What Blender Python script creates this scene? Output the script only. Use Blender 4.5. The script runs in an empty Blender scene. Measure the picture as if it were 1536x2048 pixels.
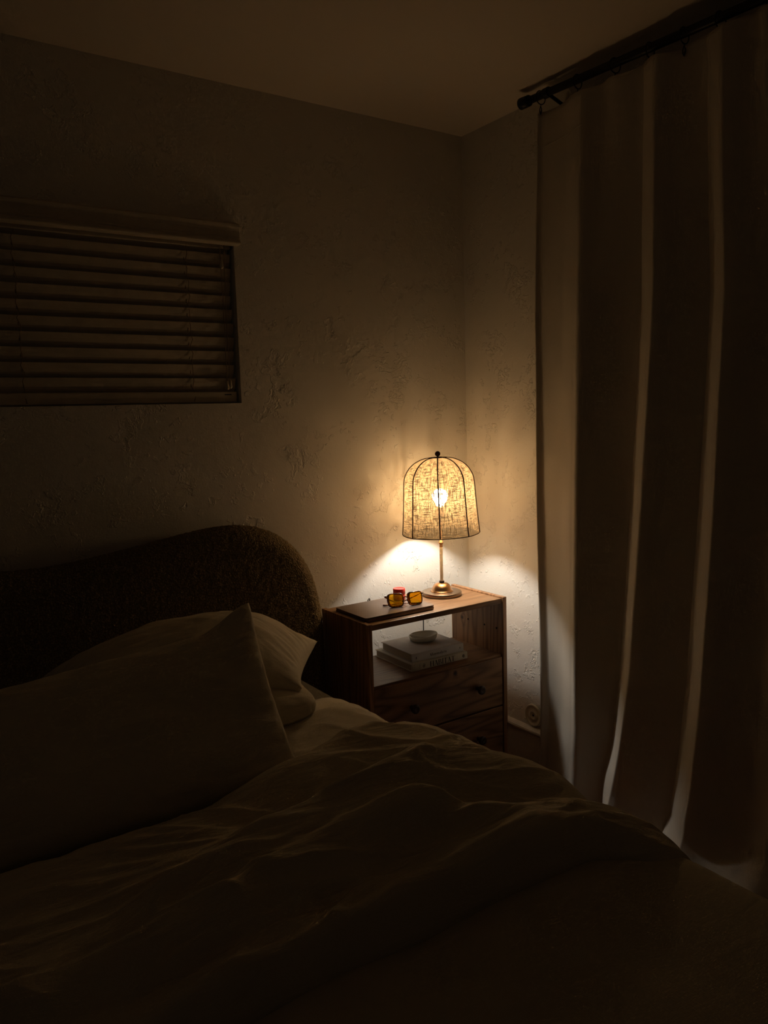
import bpy, bmesh, math, random
from mathutils import Vector, Matrix, noise
random.seed(4)
SC = bpy.context.scene
COL = SC.collection
PI = math.pi

# ---------------------------------------------------------------- camera, world, exposure
cam_data = bpy.data.cameras.new('camera')
cam_data.sensor_fit = 'VERTICAL'
cam_data.sensor_height = 36.0
cam_data.lens = 1561.65 / 2048.0 * 36.0
cam_data.clip_start = 0.02
cam = bpy.data.objects.new('camera', cam_data)
COL.objects.link(cam)
R_ = Vector((0.82699093, -0.56142732, -0.02975497))
U_ = Vector((0.09287017, 0.08421854, 0.99211006))
F_ = Vector((0.55449177, 0.82322937, -0.12178782))
cam.matrix_world = Matrix(((R_.x, U_.x, -F_.x, -2.11515659),
                           (R_.y, U_.y, -F_.y, -2.50864909),
                           (R_.z, U_.z, -F_.z, 1.38272770),
                           (0, 0, 0, 1)))
SC.camera = cam

world = bpy.data.worlds.new('night')
SC.world = world
world.use_nodes = True
world.node_tree.nodes['Background'].inputs[0].default_value = (1.0, 0.80, 0.56, 1)
world.node_tree.nodes['Background'].inputs[1].default_value = 0.0085

SC.view_settings.view_transform = 'Standard'
SC.view_settings.look = 'None'
SC.view_settings.gamma = 1.0
SC.view_settings.use_curve_mapping = False
SC.view_settings.exposure = 0.0
SC.cycles.use_denoising = True
SC.cycles.max_bounces = 7
SC.cycles.diffuse_bounces = 4
SC.cycles.transparent_max_bounces = 12
SC.cycles.sample_clamp_indirect = 4.0
SC.cycles.use_adaptive_sampling = True
SC.cycles.adaptive_threshold = 0.03
SC.cycles.adaptive_min_samples = 16
SC.cycles.use_guiding = False
SC.cycles.caustics_reflective = False

BULB_STRENGTH = 400.0
LAMP_XY = (-0.300, -0.195)
BULB_Z = 1.068


# ---------------------------------------------------------------- helpers
def link(o, parent=None):
    COL.objects.link(o)
    if parent is not None:
        o.parent = parent
    return o


def meta(o, label=None, cat=None, group=None, kind=None):
    if label: o['label'] = label
    if cat: o['category'] = cat
    if group: o['group'] = group
    if kind: o['kind'] = kind
    return o


def empty(name, loc, label, cat, group=None, rot=(0, 0, 0)):
    o = bpy.data.objects.new(name, None)
    o.empty_display_size = 0.05
    o.location = loc
    o.rotation_euler = rot
    link(o)
    return meta(o, label, cat, group)


def mesh_obj(name, bm, mat, parent=None, smooth=False):
    me = bpy.data.meshes.new(name)
    bm.normal_update()
    bm.to_mesh(me)
    bm.free()
    if mat is not None:
        me.materials.append(mat)
    if smooth:
        me.polygons.foreach_set('use_smooth', [True] * len(me.polygons))
    return link(bpy.data.objects.new(name, me), parent)


def grid_obj(name, rows, mat, parent=None, closed_u=False, closed_v=False, uvs=None, smooth=True, extra_faces=None):
    """rows[i][j] -> point; one continuous surface."""
    nr, nc = len(rows), len(rows[0])
    verts = [tuple(p) for r in rows for p in r]
    faces = []
    for i in range(nr if closed_v else nr - 1):
        for j in range(nc if closed_u else nc - 1):
            i2, j2 = (i + 1) % nr, (j + 1) % nc
            faces.append((i * nc + j, i * nc + j2, i2 * nc + j2, i2 * nc + j))
    if extra_faces: faces += extra_faces(nr, nc)
    me = bpy.data.meshes.new(name)
    me.from_pydata(verts, [], faces)
    if uvs is not None:
        lay = me.uv_layers.new(name='UVMap')
        k = 0
        for i in range(nr if closed_v else nr - 1):
            for j in range(nc if closed_u else nc - 1):
                for (a, b) in ((i, j), (i, j + 1), (i + 1, j + 1), (i + 1, j)):
                    lay.data[k].uv = uvs(a, b)
                    k += 1
    if mat is not None: me.materials.append(mat)
    if smooth: me.polygons.foreach_set('use_smooth', [True] * len(me.polygons))
    me.validate()
    me.update()
    return link(bpy.data.objects.new(name, me), parent)


def add_box(bm, x0, x1, y0, y1, z0, z1, bev=0.0, seg=2):
    r = bmesh.ops.create_cube(bm, size=1.0)
    vs = r['verts']
    for v in vs:
        v.co = Vector((x0 + (v.co.x + .5) * (x1 - x0), y0 + (v.co.y + .5) * (y1 - y0), z0 + (v.co.z + .5) * (z1 - z0)))
    if bev > 0:
        es = list({e for v in vs for e in v.link_edges})
        bmesh.ops.bevel(bm, geom=es, offset=bev, segments=seg, profile=0.5, affect='EDGES')


def box(name, x0, x1, y0, y1, z0, z1, mat, parent=None, bev=0.002, seg=2, smooth=False):
    bm = bmesh.new()
    add_box(bm, x0, x1, y0, y1, z0, z1, bev, seg)
    return mesh_obj(name, bm, mat, parent, smooth)


def add_tube(bm, pts, rad, seg=12, cap=True, closed=False):
    """pts: list of Vector; rad: float or list."""
    pts = [Vector(p) for p in pts]
    n = len(pts)
    rings = []
    prev = None
    for i, p in enumerate(pts):
        if closed:
            t = (pts[(i + 1) % n] - pts[i - 1]).normalized()
        else:
            t = (pts[min(i + 1, n - 1)] - pts[max(i - 1, 0)]).normalized()
        if prev is None:
            a = Vector((0, 0, 1)) if abs(t.z) < .9 else Vector((1, 0, 0))
            nrm = t.cross(a).normalized()
        else:
            nrm = (prev - t * prev.dot(t)).normalized()
        prev = nrm
        b = t.cross(nrm)
        r = rad[i] if isinstance(rad, (list, tuple)) else rad
        rings.append([bm.verts.new(p + (nrm * math.cos(2 * PI * k / seg) + b * math.sin(2 * PI * k / seg)) * r) for k in range(seg)])
    for i in range(n if closed else n - 1):
        A, B = rings[i], rings[(i + 1) % n]
        for k in range(seg):
            bm.faces.new((A[k], A[(k + 1) % seg], B[(k + 1) % seg], B[k]))
    if cap and not closed:
        bm.faces.new(rings[0][::-1])
        bm.faces.new(rings[-1])
    return rings


def tube(name, pts, rad, mat, parent=None, seg=12, closed=False, smooth=True):
    bm = bmesh.new()
    add_tube(bm, pts, rad, seg, True, closed)
    bmesh.ops.recalc_face_normals(bm, faces=bm.faces)
    return mesh_obj(name, bm, mat, parent, smooth)


def lathe(name, prof, mat, parent=None, seg=48, loc=(0, 0, 0), smooth=True, cap=True):
    bm = bmesh.new()
    rings = []
    for r, z in prof:
        if r < 1e-5:
            rings.append([bm.verts.new((loc[0], loc[1], loc[2] + z))])
        else:
            rings.append([bm.verts.new((loc[0] + r * math.cos(2 * PI * k / seg), loc[1] + r * math.sin(2 * PI * k / seg), loc[2] + z)) for k in range(seg)])
    for A, B in zip(rings[:-1], rings[1:]):
        for k in range(seg):
            k2 = (k + 1) % seg
            if len(A) == 1 and len(B) > 1: bm.faces.new((A[0], B[k2], B[k]))
            elif len(B) == 1 and len(A) > 1: bm.faces.new((A[k], A[k2], B[0]))
            elif len(A) > 1: bm.faces.new((A[k], A[k2], B[k2], B[k]))
    if cap:
        if len(rings[0]) > 1: bm.faces.new(rings[0][::-1])
        if len(rings[-1]) > 1: bm.faces.new(rings[-1])
    bmesh.ops.recalc_face_normals(bm, faces=bm.faces)
    return mesh_obj(name, bm, mat, parent, smooth)


def interp(tab, x):
    if x <= tab[0][0]: return tab[0][1]
    for (a, va), (b, vb) in zip(tab[:-1], tab[1:]):
        if x <= b: return va + (vb - va) * (x - a) / (b - a)
    return tab[-1][1]


def sstep(a, b, x):
    t = max(0.0, min(1.0, (x - a) / (b - a)))
    return t * t * (3 - 2 * t)


def N(x, y, z=0.0): return noise.noise(Vector((x, y, z)))


def catmull(P, t):
    """P list of Vectors, t in [0, len-1]."""
    i = int(min(max(math.floor(t), 0), len(P) - 2))
    u = t - i
    p0 = P[max(i - 1, 0)]; p1 = P[i]; p2 = P[i + 1]; p3 = P[min(i + 2, len(P) - 1)]
    return 0.5 * ((2 * p1) + (p2 - p0) * u + (2 * p0 - 5 * p1 + 4 * p2 - p3) * u * u + (3 * p1 - p0 - 3 * p2 + p3) * u ** 3)


# ---------------------------------------------------------------- materials
class G:
    """tiny node-graph helper"""
    def __init__(s, name):
        s.m = bpy.data.materials.new(name)
        s.m.use_nodes = True
        s.nt = s.m.node_tree
        s.nt.nodes.clear()
        s.out = s.nt.nodes.new('ShaderNodeOutputMaterial')

    def n(s, t, **kw):
        nd = s.nt.nodes.new('ShaderNode' + t)
        for k, v in kw.items():
            if k in nd.inputs.keys(): s.set(nd.inputs[k], v)
            else: setattr(nd, k, v)
        return nd

    def set(s, inp, v):
        if isinstance(v, bpy.types.NodeSocket): s.nt.links.new(v, inp)
        elif isinstance(v, bpy.types.Node): s.nt.links.new(v.outputs[0], inp)
        else:
            if inp.type == 'RGBA' and len(v) == 3: v = (*v, 1)
            inp.default_value = v

    def math(s, op, a, b=None, c=None, clamp=False):
        nd = s.nt.nodes.new('ShaderNodeMath'); nd.operation = op; nd.use_clamp = clamp
        s.set(nd.inputs[0], a)
        if b is not None: s.set(nd.inputs[1], b)
        if c is not None: s.set(nd.inputs[2], c)
        return nd.outputs[0]

    def coords(s, kind='Object', scale=(1, 1, 1), rot=(0, 0, 0), loc=(0, 0, 0)):
        tc = s.n('TexCoord')
        mp = s.n('Mapping')
        s.set(mp.inputs['Vector'], tc.outputs[kind])
        mp.inputs['Scale'].default_value = scale
        mp.inputs['Rotation'].default_value = rot
        mp.inputs['Location'].default_value = loc
        return mp.outputs[0]

    def noise(s, vec, scale, detail=3, rough=.5, dist=0.0):
        nd = s.n('TexNoise')
        s.set(nd.inputs['Vector'], vec)
        nd.inputs['Scale'].default_value = scale
        nd.inputs['Detail'].default_value = detail
        nd.inputs['Roughness'].default_value = rough
        nd.inputs['Distortion'].default_value = dist
        return nd.outputs['Fac']

    def ramp(s, fac, stops, interp='LINEAR'):
        nd = s.n('ValToRGB')
        s.set(nd.inputs[0], fac)
        cr = nd.color_ramp
        cr.interpolation = interp
        while len(cr.elements) > len(stops): cr.elements.remove(cr.elements[-1])
        while len(cr.elements) < len(stops): cr.elements.new(0.5)
        for e, (p, c) in zip(cr.elements, stops):
            e.position = p
            e.color = (c, c, c, 1) if not isinstance(c, tuple) else (*c, 1)
        return nd.outputs[0]

    def mixc(s, fac, a, b, mode='MIX'):
        nd = s.n('MixRGB', blend_type=mode)
        s.set(nd.inputs[0], fac); s.set(nd.inputs[1], a); s.set(nd.inputs[2], b)
        return nd.outputs[0]

    def bump(s, h, strength=.5, dist=.002, normal=None):
        nd = s.n('Bump')
        s.set(nd.inputs['Height'], h)
        nd.inputs['Strength'].default_value = strength
        nd.inputs['Distance'].default_value = dist
        if normal is not None: s.set(nd.inputs['Normal'], normal)
        return nd.outputs[0]

    def principled(s, col, rough=.8, spec=.3, metal=0.0, normal=None, **kw):
        p = s.n('BsdfPrincipled')
        s.set(p.inputs['Base Color'], col)
        s.set(p.inputs['Roughness'], rough)
        p.inputs['Specular IOR Level'].default_value = spec
        p.inputs['Metallic'].default_value = metal
        for k, v in kw.items(): s.set(p.inputs[k.replace('_', ' ')], v)
        if normal is not None: s.set(p.inputs['Normal'], normal)
        return p.outputs[0]

    def done(s, sh):
        s.nt.links.new(sh, s.out.inputs['Surface'])
        return s.m


def plain(name, col, rough=.6, spec=.3, metal=0.0, bump_scale=None, bump_d=.0004):
    g = G(name)
    c = g.coords('Object')
    v = g.noise(c, 35, 2)
    colr = g.mixc(g.ramp(v, [(.3, 0.0), (.7, 1.0)]), tuple(x * .93 for x in col), tuple(min(1, x * 1.05) for x in col))
    nrm = g.bump(g.noise(c, bump_scale, 3), .5, bump_d) if bump_scale else None
    return g.done(g.principled(colr, rough, spec, metal, nrm))


def mat_plaster():
    g = G('skip_trowel_plaster')
    c = g.coords('Object')
    warp = g.n('TexNoise'); g.set(warp.inputs['Vector'], c); warp.inputs['Scale'].default_value = 14; warp.inputs['Detail'].default_value = 3
    off = g.n('VectorMath', operation='MULTIPLY_ADD')
    g.set(off.inputs[0], warp.outputs['Color']); off.inputs[1].default_value = (.045, .045, .045); g.set(off.inputs[2], c)
    wv = off.outputs[0]
    # clusters of small raised trowel marks, torn edges
    a = g.noise(wv, 15, 4, .62)
    isl = g.ramp(a, [(.555, 0.0), (.572, 1.0)])
    b = g.noise(c, 4.2, 2, .5)
    mask = g.ramp(b, [(.47, 0.0), (.57, 1.0)])
    a2 = g.noise(wv, 38, 2, .5)
    chips = g.ramp(a2, [(.60, 0.0), (.625, 1.0)])
    mask2 = g.ramp(g.noise(c, 6.5, 2, .5), [(.52, 0.0), (.6, 1.0)])
    edge = g.math('MULTIPLY', isl, g.ramp(a, [(.565, 1.0), (.66, .15)]))
    h = g.math('ADD', g.math('MULTIPLY', edge, mask), g.math('MULTIPLY', g.math('MULTIPLY', chips, mask2), .7))
    soft = g.noise(c, 2.6, 2, .5)
    grit = g.noise(c, 160, 3, .6)
    mid = g.noise(c, 24, 3, .5)
    h = g.math('ADD', h, g.math('MULTIPLY', soft, 2.2))
    h = g.math('ADD', h, g.math('MULTIPLY', grit, .16))
    h = g.math('ADD', h, g.math('MULTIPLY', mid, .35))
    nrm = g.bump(h, .62, .0047)
    col = g.mixc(b, (.755, .715, .645), (.79, .75, .68))
    return g.done(g.principled(col, .88, .15, 0, nrm))


def mat_ceiling():
    g = G('ceiling_paint')
    c = g.coords('Object')
    h = g.math('ADD', g.math('MULTIPLY', g.noise(c, 5, 3), .8), g.math('MULTIPLY', g.noise(c, 60, 3), .2))
    return g.done(g.principled(g.mixc(g.noise(c, 2), (.74, .66, .55), (.77, .69, .58)), .9, .1, 0, g.bump(h, .5, .004)))


def mat_wood(name, axis, dark, light, scale=1.0, rough=.42, seedloc=(0, 0, 0), streak=1.0, knot=None):
    """axis: grain direction 0/1/2. Cathedral bands, pores, optional knot at object-space point."""
    g = G(name)
    sc = [26.0 * scale] * 3; sc[axis] = 1.7 * scale
    c0 = g.coords('Object')
    c = g.coords('Object', scale=tuple(sc), loc=seedloc)
    big = [7.5 * scale] * 3; big[axis] = .75 * scale
    cb = g.coords('Object', scale=tuple(big), loc=seedloc)
    f = g.noise(cb, 1.0, 2, .5)
    if knot is not None:
        d = g.n('VectorMath', operation='DISTANCE')
        g.set(d.inputs[0], c0); d.inputs[1].default_value = knot
        kd = g.math('DIVIDE', .0022, g.math('ADD', d.outputs['Value'], .018))
        f = g.math('ADD', f, kd)
    rings = g.math('SINE', g.math('MULTIPLY', f, 105.0))
    rings = g.math('MULTIPLY_ADD', rings, .5, .5)
    fib = g.noise(c, 2.2, 5, .65)
    pore = g.noise(c, 7.5, 3, .7)
    v = g.math('ADD', g.math('MULTIPLY', g.math('POWER', rings, .55), .42 * streak), g.math('MULTIPLY', fib, .62))
    v = g.math('SUBTRACT', v, g.math('MULTIPLY', g.ramp(pore, [(.56, 0.0), (.66, 1.0)]), .16))
    col = g.mixc(g.math('MULTIPLY_ADD', v, 1.15, -.12, clamp=True), dark, light)
    if knot is not None:
        kk = g.ramp(d.outputs['Value'], [(.004, 1.0), (.011, 0.0)])
        col = g.mixc(kk, col, tuple(x * .3 for x in dark))
    nrm = g.bump(v, .35, .0006)
    return g.done(g.principled(col, g.math('MULTIPLY_ADD', fib, .2, rough - .1), .4, 0, nrm))


def mat_cloth(name, c1, c2, weave=900, slub=.5, wr=.0005, crumple=0.0, trans=0.0, rough=.92, sheen=.0):
    g = G(name)
    c = g.coords('Object')
    a = g.noise(g.coords('Object', scale=(weave, weave * .08, weave * .3)), 1.0, 2, .5)
    b = g.noise(g.coords('Object', scale=(weave * .08, weave, weave)), 1.0, 2, .5)
    w = g.math('ADD', a, b)
    big = g.noise(c, 3.0, 3, .5)
    col = g.mixc(g.math('MULTIPLY_ADD', g.math('SUBTRACT', w, 1.0), slub, g.math('MULTIPLY', big, .8), clamp=True), c1, c2)
    n1 = g.bump(w, .5, wr)
    if crumple > 0:
        cr = g.noise(g.coords('Object', scale=(5, 16, 16), rot=(0, 0, .25)), 1.6, 6, .62, .6)
        n1 = g.bump(cr, .8, crumple, n1)
    sh = g.principled(col, rough, .15, 0, n1)
    if trans > 0:
        t = g.n('BsdfTranslucent'); g.set(t.inputs[0], c2)
        mx = g.n('MixShader'); mx.inputs[0].default_value = trans
        g.nt.links.new(sh, mx.inputs[1]); g.nt.links.new(t.outputs[0], mx.inputs[2])
        sh = mx.outputs[0]
    return g.done(sh)


def mat_boucle():
    g = G('boucle_wool')
    c = g.coords('Object')
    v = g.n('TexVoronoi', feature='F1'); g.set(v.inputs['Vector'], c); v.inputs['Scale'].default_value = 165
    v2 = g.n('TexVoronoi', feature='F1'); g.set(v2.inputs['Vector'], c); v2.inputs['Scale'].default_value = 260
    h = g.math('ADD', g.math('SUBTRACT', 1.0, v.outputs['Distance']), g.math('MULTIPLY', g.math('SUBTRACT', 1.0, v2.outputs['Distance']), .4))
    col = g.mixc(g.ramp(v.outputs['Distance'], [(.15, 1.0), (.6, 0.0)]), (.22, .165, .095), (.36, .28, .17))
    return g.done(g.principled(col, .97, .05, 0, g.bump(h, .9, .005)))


def mat_shade():
    g = G('lamp_shade_linen')
    uv = g.coords('UV')
    # u = distance round the shade, v = distance down the panel, both in metres
    wob = g.n('TexNoise'); g.set(wob.inputs['Vector'], uv); wob.inputs['Scale'].default_value = 26; wob.inputs['Detail'].default_value = 2
    o = g.n('VectorMath', operation='MULTIPLY_ADD')
    g.set(o.inputs[0], wob.outputs['Color']); o.inputs[1].default_value = (.005, .005, 0); g.set(o.inputs[2], uv)
    def thread(sx, sy, lo, hi):
        m = g.n('Mapping'); g.set(m.inputs['Vector'], o.outputs[0]); m.inputs['Scale'].default_value = (sx, sy, 1)
        return g.ramp(g.noise(m.outputs[0], 1.0, 2, .55), [(lo, 0.0), (hi, 1.0)])
    hz = thread(23, 350, .53, .62)
    vt = thread(350, 23, .53, .62)
    hz2 = thread(60, 800, .46, .62)
    vt2 = thread(800, 55, .46, .62)
    dark = g.math('ADD', g.math('MULTIPLY', g.math('ADD', hz, vt), .66), g.math('MULTIPLY', g.math('ADD', hz2, vt2), .26), clamp=True)
    tcol = g.mixc(dark, (.140, .088, .039), (.028, .014, .0045))
    dcol = g.mixc(dark, (.70, .56, .36), (.42, .29, .15))
    tr = g.n('BsdfTranslucent'); g.set(tr.inputs[0], tcol)
    df = g.n('BsdfDiffuse'); g.set(df.inputs[0], dcol)
    # the inside carries a pale lining
    lin = g.n('BsdfDiffuse'); lin.inputs[0].default_value = (.86, .80, .70, 1)
    geo = g.n('NewGeometry')
    face = g.n('MixShader'); g.set(face.inputs[0], geo.outputs['Backfacing'])
    g.nt.links.new(df.outputs[0], face.inputs[1]); g.nt.links.new(lin.outputs[0], face.inputs[2])
    m1 = g.n('MixShader'); m1.inputs[0].default_value = .38
    g.nt.links.new(face.outputs[0], m1.inputs[1]); g.nt.links.new(tr.outputs[0], m1.inputs[2])
    # pin-holes of the open weave let a little bulb light straight through
    tp = g.n('BsdfTransparent'); tp.inputs[0].default_value = (1.0, .675, .355, 1)
    m2 = g.n('MixShader')
    g.set(m2.inputs[0], g.math('MULTIPLY', g.math('MULTIPLY_ADD', dark, -2.2, 1.0, clamp=True), SHADE_OPEN))
    g.nt.links.new(m1.outputs[0], m2.inputs[1]); g.nt.links.new(tp.outputs[0], m2.inputs[2])
    return g.done(m2.outputs[0])


SHADE_OPEN = 0.25
M_PLASTER = mat_plaster()
M_CEIL = mat_ceiling()
M_TRIM = plain('trim_paint', (.62, .55, .44), .45, .4, 0, 60, .0004)
M_FLOOR = mat_wood('floor_wood', 1, (.10, .035, .015), (.22, .09, .04), .7, .35)
WD, WL = (.13, .060, .026), (.46, .27, .14)
M_WOOD_X = mat_wood('stained_pine_along', 0, WD, WL, 1.0, .40, (.3, .1, .2), .7)
M_WOOD_Z = mat_wood('stained_pine_upright', 2, WD, (.40, .22, .11), 1.0, .45, (.9, .5, .1), 1.5, knot=(-.17, -.155, .578))
M_DRAWER = mat_wood('stained_pine_drawer', 0, (.09, .044, .021), (.40, .225, .115), .75, .42, (.2, .7, 3.4), 1.2, knot=(-.40, -.386, .458))
M_DRAWER2 = mat_wood('stained_pine_lower_drawer', 0, (.09, .044, .021), (.38, .21, .105), .8, .42, (1.7, .7, 6.1), 1.2)
M_KNOB = plain('dark_knob_wood', (.07, .035, .018), .35, .5)
M_BRASS = plain('aged_brass', (.50, .28, .135), .30, .5, 1.0)
M_BRASS_DK = plain('aged_brass_base', (.28, .21, .15), .40, .5, 1.0)
M_CORDWRAP = plain('pale_wrapped_stem', (.80, .63, .42), .6, .3)
M_DARK = plain('dark_brown_binding', (.035, .012, .006), .7, .2)
M_BLACK = plain('black_metal', (.012, .011, .010), .45, .4)
M_CABLE = plain('black_cable', (.015, .014, .013), .6, .3)
M_SHADE = mat_shade()
M_BLIND = plain('faux_wood_blind', (.60, .53, .42), .6, .3, 0, 90, .0003)
M_STRING = plain('blind_string', (.30, .24, .16), .9, .1)
M_TASSEL = plain('blind_tassel', (.62, .55, .42), .4, .5)
M_CURTAIN = mat_cloth('curtain_linen', (.64, .585, .50), (.76, .70, .61), 800, .5, .0006, 0, .15)
M_PILLOW = mat_cloth('washed_linen_pillow', (.68, .61, .475), (.78, .705, .56), 900, .4, .0004, .003)
M_DUVET = mat_cloth('washed_linen_duvet', (.66, .585, .445), (.76, .68, .53), 900, .4, .0004, .007)
M_SPREAD = mat_cloth('bedspread_cotton', (.64, .57, .44), (.71, .635, .50), 700, .4, .0005, .002)
M_SHEET = mat_cloth('sheet_cotton', (.76, .70, .58), (.83, .77, .65), 900, .3, .0003, .004)
M_BOUCLE = mat_boucle()
M_LAPTOP = plain('dark_anodised_metal', (.17, .115, .085), .36, .5, .6)
M_RUBBER = plain('black_rubber', (.01, .01, .01), .8, .2)
M_COVER1 = plain('grey_linen_cover', (.58, .55, .53), .75, .2, 0, 400, .0002)
M_COVER2 = plain('ivory_cover', (.66, .64, .56), .75, .2, 0, 400, .0002)
M_COVER1S = plain('pale_grey_spine', (.68, .67, .69), .75, .2, 0, 400, .0002)
M_INK = plain('black_ink', (.02, .02, .02), .7, .2)
M_CERAMIC = plain('matte_stoneware', (.80, .77, .68), .7, .3, 0, 120, .0003)
M_PLATE = plain('painted_plate', (.60, .54, .43), .5, .3)
M_HOLE = plain('dark_hole', (.01, .008, .006), .9, .1)


def mat_pages():
    g = G('page_edges')
    w = g.noise(g.coords('Object', scale=(3, 3, 1400)), 1.0, 2, .5)
    return g.done(g.principled(g.mixc(w, (.36, .31, .24), (.56, .50, .41)), .9, .1))


M_PAGES = mat_pages()


def mat_emit(name, col, strength):
    g = G(name)
    e = g.n('Emission'); e.inputs[0].default_value = (*col, 1); e.inputs[1].default_value = strength
    return g.done(e.outputs[0])


M_BULB = mat_emit('frosted_bulb_glow', (1.0, .95, .87), BULB_STRENGTH)


def mat_candle():
    g = G('red_wax')
    return g.done(g.principled((1.0, .085, .07), .35, .4))


M_CANDLE = mat_candle()


def mat_lens():
    g = G('amber_lens')
    tp = g.n('BsdfTransparent'); tp.inputs[0].default_value = (.93, .68, .12, 1)
    gl = g.n('BsdfGlossy'); gl.inputs['Roughness'].default_value = .05; gl.inputs[0].default_value = (1, .8, .4, 1)
    df = g.n('BsdfTranslucent'); df.inputs[0].default_value = (.9, .62, .08, 1)
    fr = g.n('Fresnel'); fr.inputs[0].default_value = 1.5
    m0 = g.n('MixShader'); m0.inputs[0].default_value = .12
    g.nt.links.new(tp.outputs[0], m0.inputs[1]); g.nt.links.new(df.outputs[0], m0.inputs[2])
    m = g.n('MixShader'); g.set(m.inputs[0], fr.outputs[0])
    g.nt.links.new(m0.outputs[0], m.inputs[1]); g.nt.links.new(gl.outputs[0], m.inputs[2])
    return g.done(m.outputs[0])


def mat_tortoise():
    g = G('tortoiseshell')
    n_ = g.noise(g.coords('Object'), 90, 2)
    col = g.mixc(g.ramp(n_, [(.45, 0.0), (.6, 1.0)]), (.07, .014, .005), (.50, .15, .03))
    return g.done(g.principled(col, .2, .6))


M_LENS = mat_lens()
M_TORT = mat_tortoise()


def mat_glass():
    g = G('window_glass')
    gl = g.n('BsdfGlass'); gl.inputs['Roughness'].default_value = 0; gl.inputs['IOR'].default_value = 1.45
    gl.inputs[0].default_value = (.9, .95, .95, 1)
    return g.done(gl.outputs[0])


M_GLASS = mat_glass()

# ---------------------------------------------------------------- room shell
H = 2.476
XL, YF = -4.2, -4.6                       # room reaches this far left / behind the camera
WX0, WX1, WZ0, WZ1 = -2.32, -1.000, 1.442, 2.000   # window opening
TH = .16


def wall_with_hole():
    bm = bmesh.new()
    add_box(bm, XL, WX0, 0, TH, 0, H)
    add_box(bm, WX1, .16, 0, TH, 0, H)
    add_box(bm, WX0, WX1, 0, TH, 0, WZ0)
    add_box(bm, WX0, WX1, 0, TH, WZ1, H)
    return mesh_obj('wall_back', bm, M_PLASTER)


meta(wall_with_hole(), 'cream skip-trowel plaster wall behind the headboard, window and lamp', 'wall', kind='structure')
o = box('wall_right', 0, .16, YF, 0, 0, H, M_PLASTER, bev=0)
meta(o, 'cream skip-trowel plaster wall partly covered by the curtain', 'wall', kind='structure')
o = box('ceiling', XL, .16, YF, TH, H, H + .1, M_CEIL, bev=0)
meta(o, 'plain painted ceiling in warm shadow', 'ceiling', kind='structure')
o = box('floor', XL, .16, YF, TH, -.1, 0, M_FLOOR, bev=0)
meta(o, 'dark reddish wooden floor beside the bed', 'floor', kind='structure')


def baseboard(name, along, a, b, label):
    prof = [(0, 0), (.014, 0), (.014, .123), (.0165, .126), (.0205, .130), (.0215, .136), (.0195, .142), (.014, .147), (.006, .150), (0, .151)]
    bm = bmesh.new()
    ends = []
    for t in (a, b):
        ring = []
        for d, z in prof:
            ring.append(bm.verts.new((-d, t, z) if along == 'y' else (t, -d, z)))
        ends.append(ring)
    n = len(prof)
    for k in range(n):
        bm.faces.new((ends[0][k], ends[0][(k + 1) % n], ends[1][(k + 1) % n], ends[1][k]))
    bm.faces.new(ends[0]); bm.faces.new(ends[1][::-1])
    bmesh.ops.recalc_face_normals(bm, faces=bm.faces)
    return meta(mesh_obj(name, bm, M_TRIM), label, 'baseboard', kind='structure')


baseboard('baseboard_right', 'y', YF, 0, 'painted baseboard with rounded cap between nightstand and curtain')
baseboard('baseboard_back', 'x', XL, 0, 'painted baseboard along the wall behind the nightstand')

# window behind the blind
wn = bpy.data.objects.new('window_1', None); link(wn); wn.location = (-1.66, .12, 1.72)
meta(wn, 'small high window hidden behind the closed blind', 'window', kind='structure')
bm = bmesh.new()
for (a, b, c, d) in ((WX0, WX1, WZ0, WZ0 + .04), (WX0, WX1, WZ1 - .04, WZ1), (WX0, WX0 + .04, WZ0 + .04, WZ1 - .04), (WX1 - .04, WX1, WZ0 + .04, WZ1 - .04), (-1.68, -1.64, WZ0 + .04, WZ1 - .04)):
    add_box(bm, a + 1.66, b + 1.66, -.02, .03, c - 1.72, d - 1.72, .003)
mesh_obj('window_frame', bm, M_TRIM, wn)
box('window_pane', WX0 + .04 + 1.66, WX1 - .04 + 1.66, 0, .006, WZ0 + .04 - 1.72, WZ1 - .04 - 1.72, M_GLASS, wn, bev=0)


# ---------------------------------------------------------------- bed
BX0, BX1 = -2.50, -.965                  # bed sides
BZ = .600                                 # top of the sheeted mattress


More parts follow.
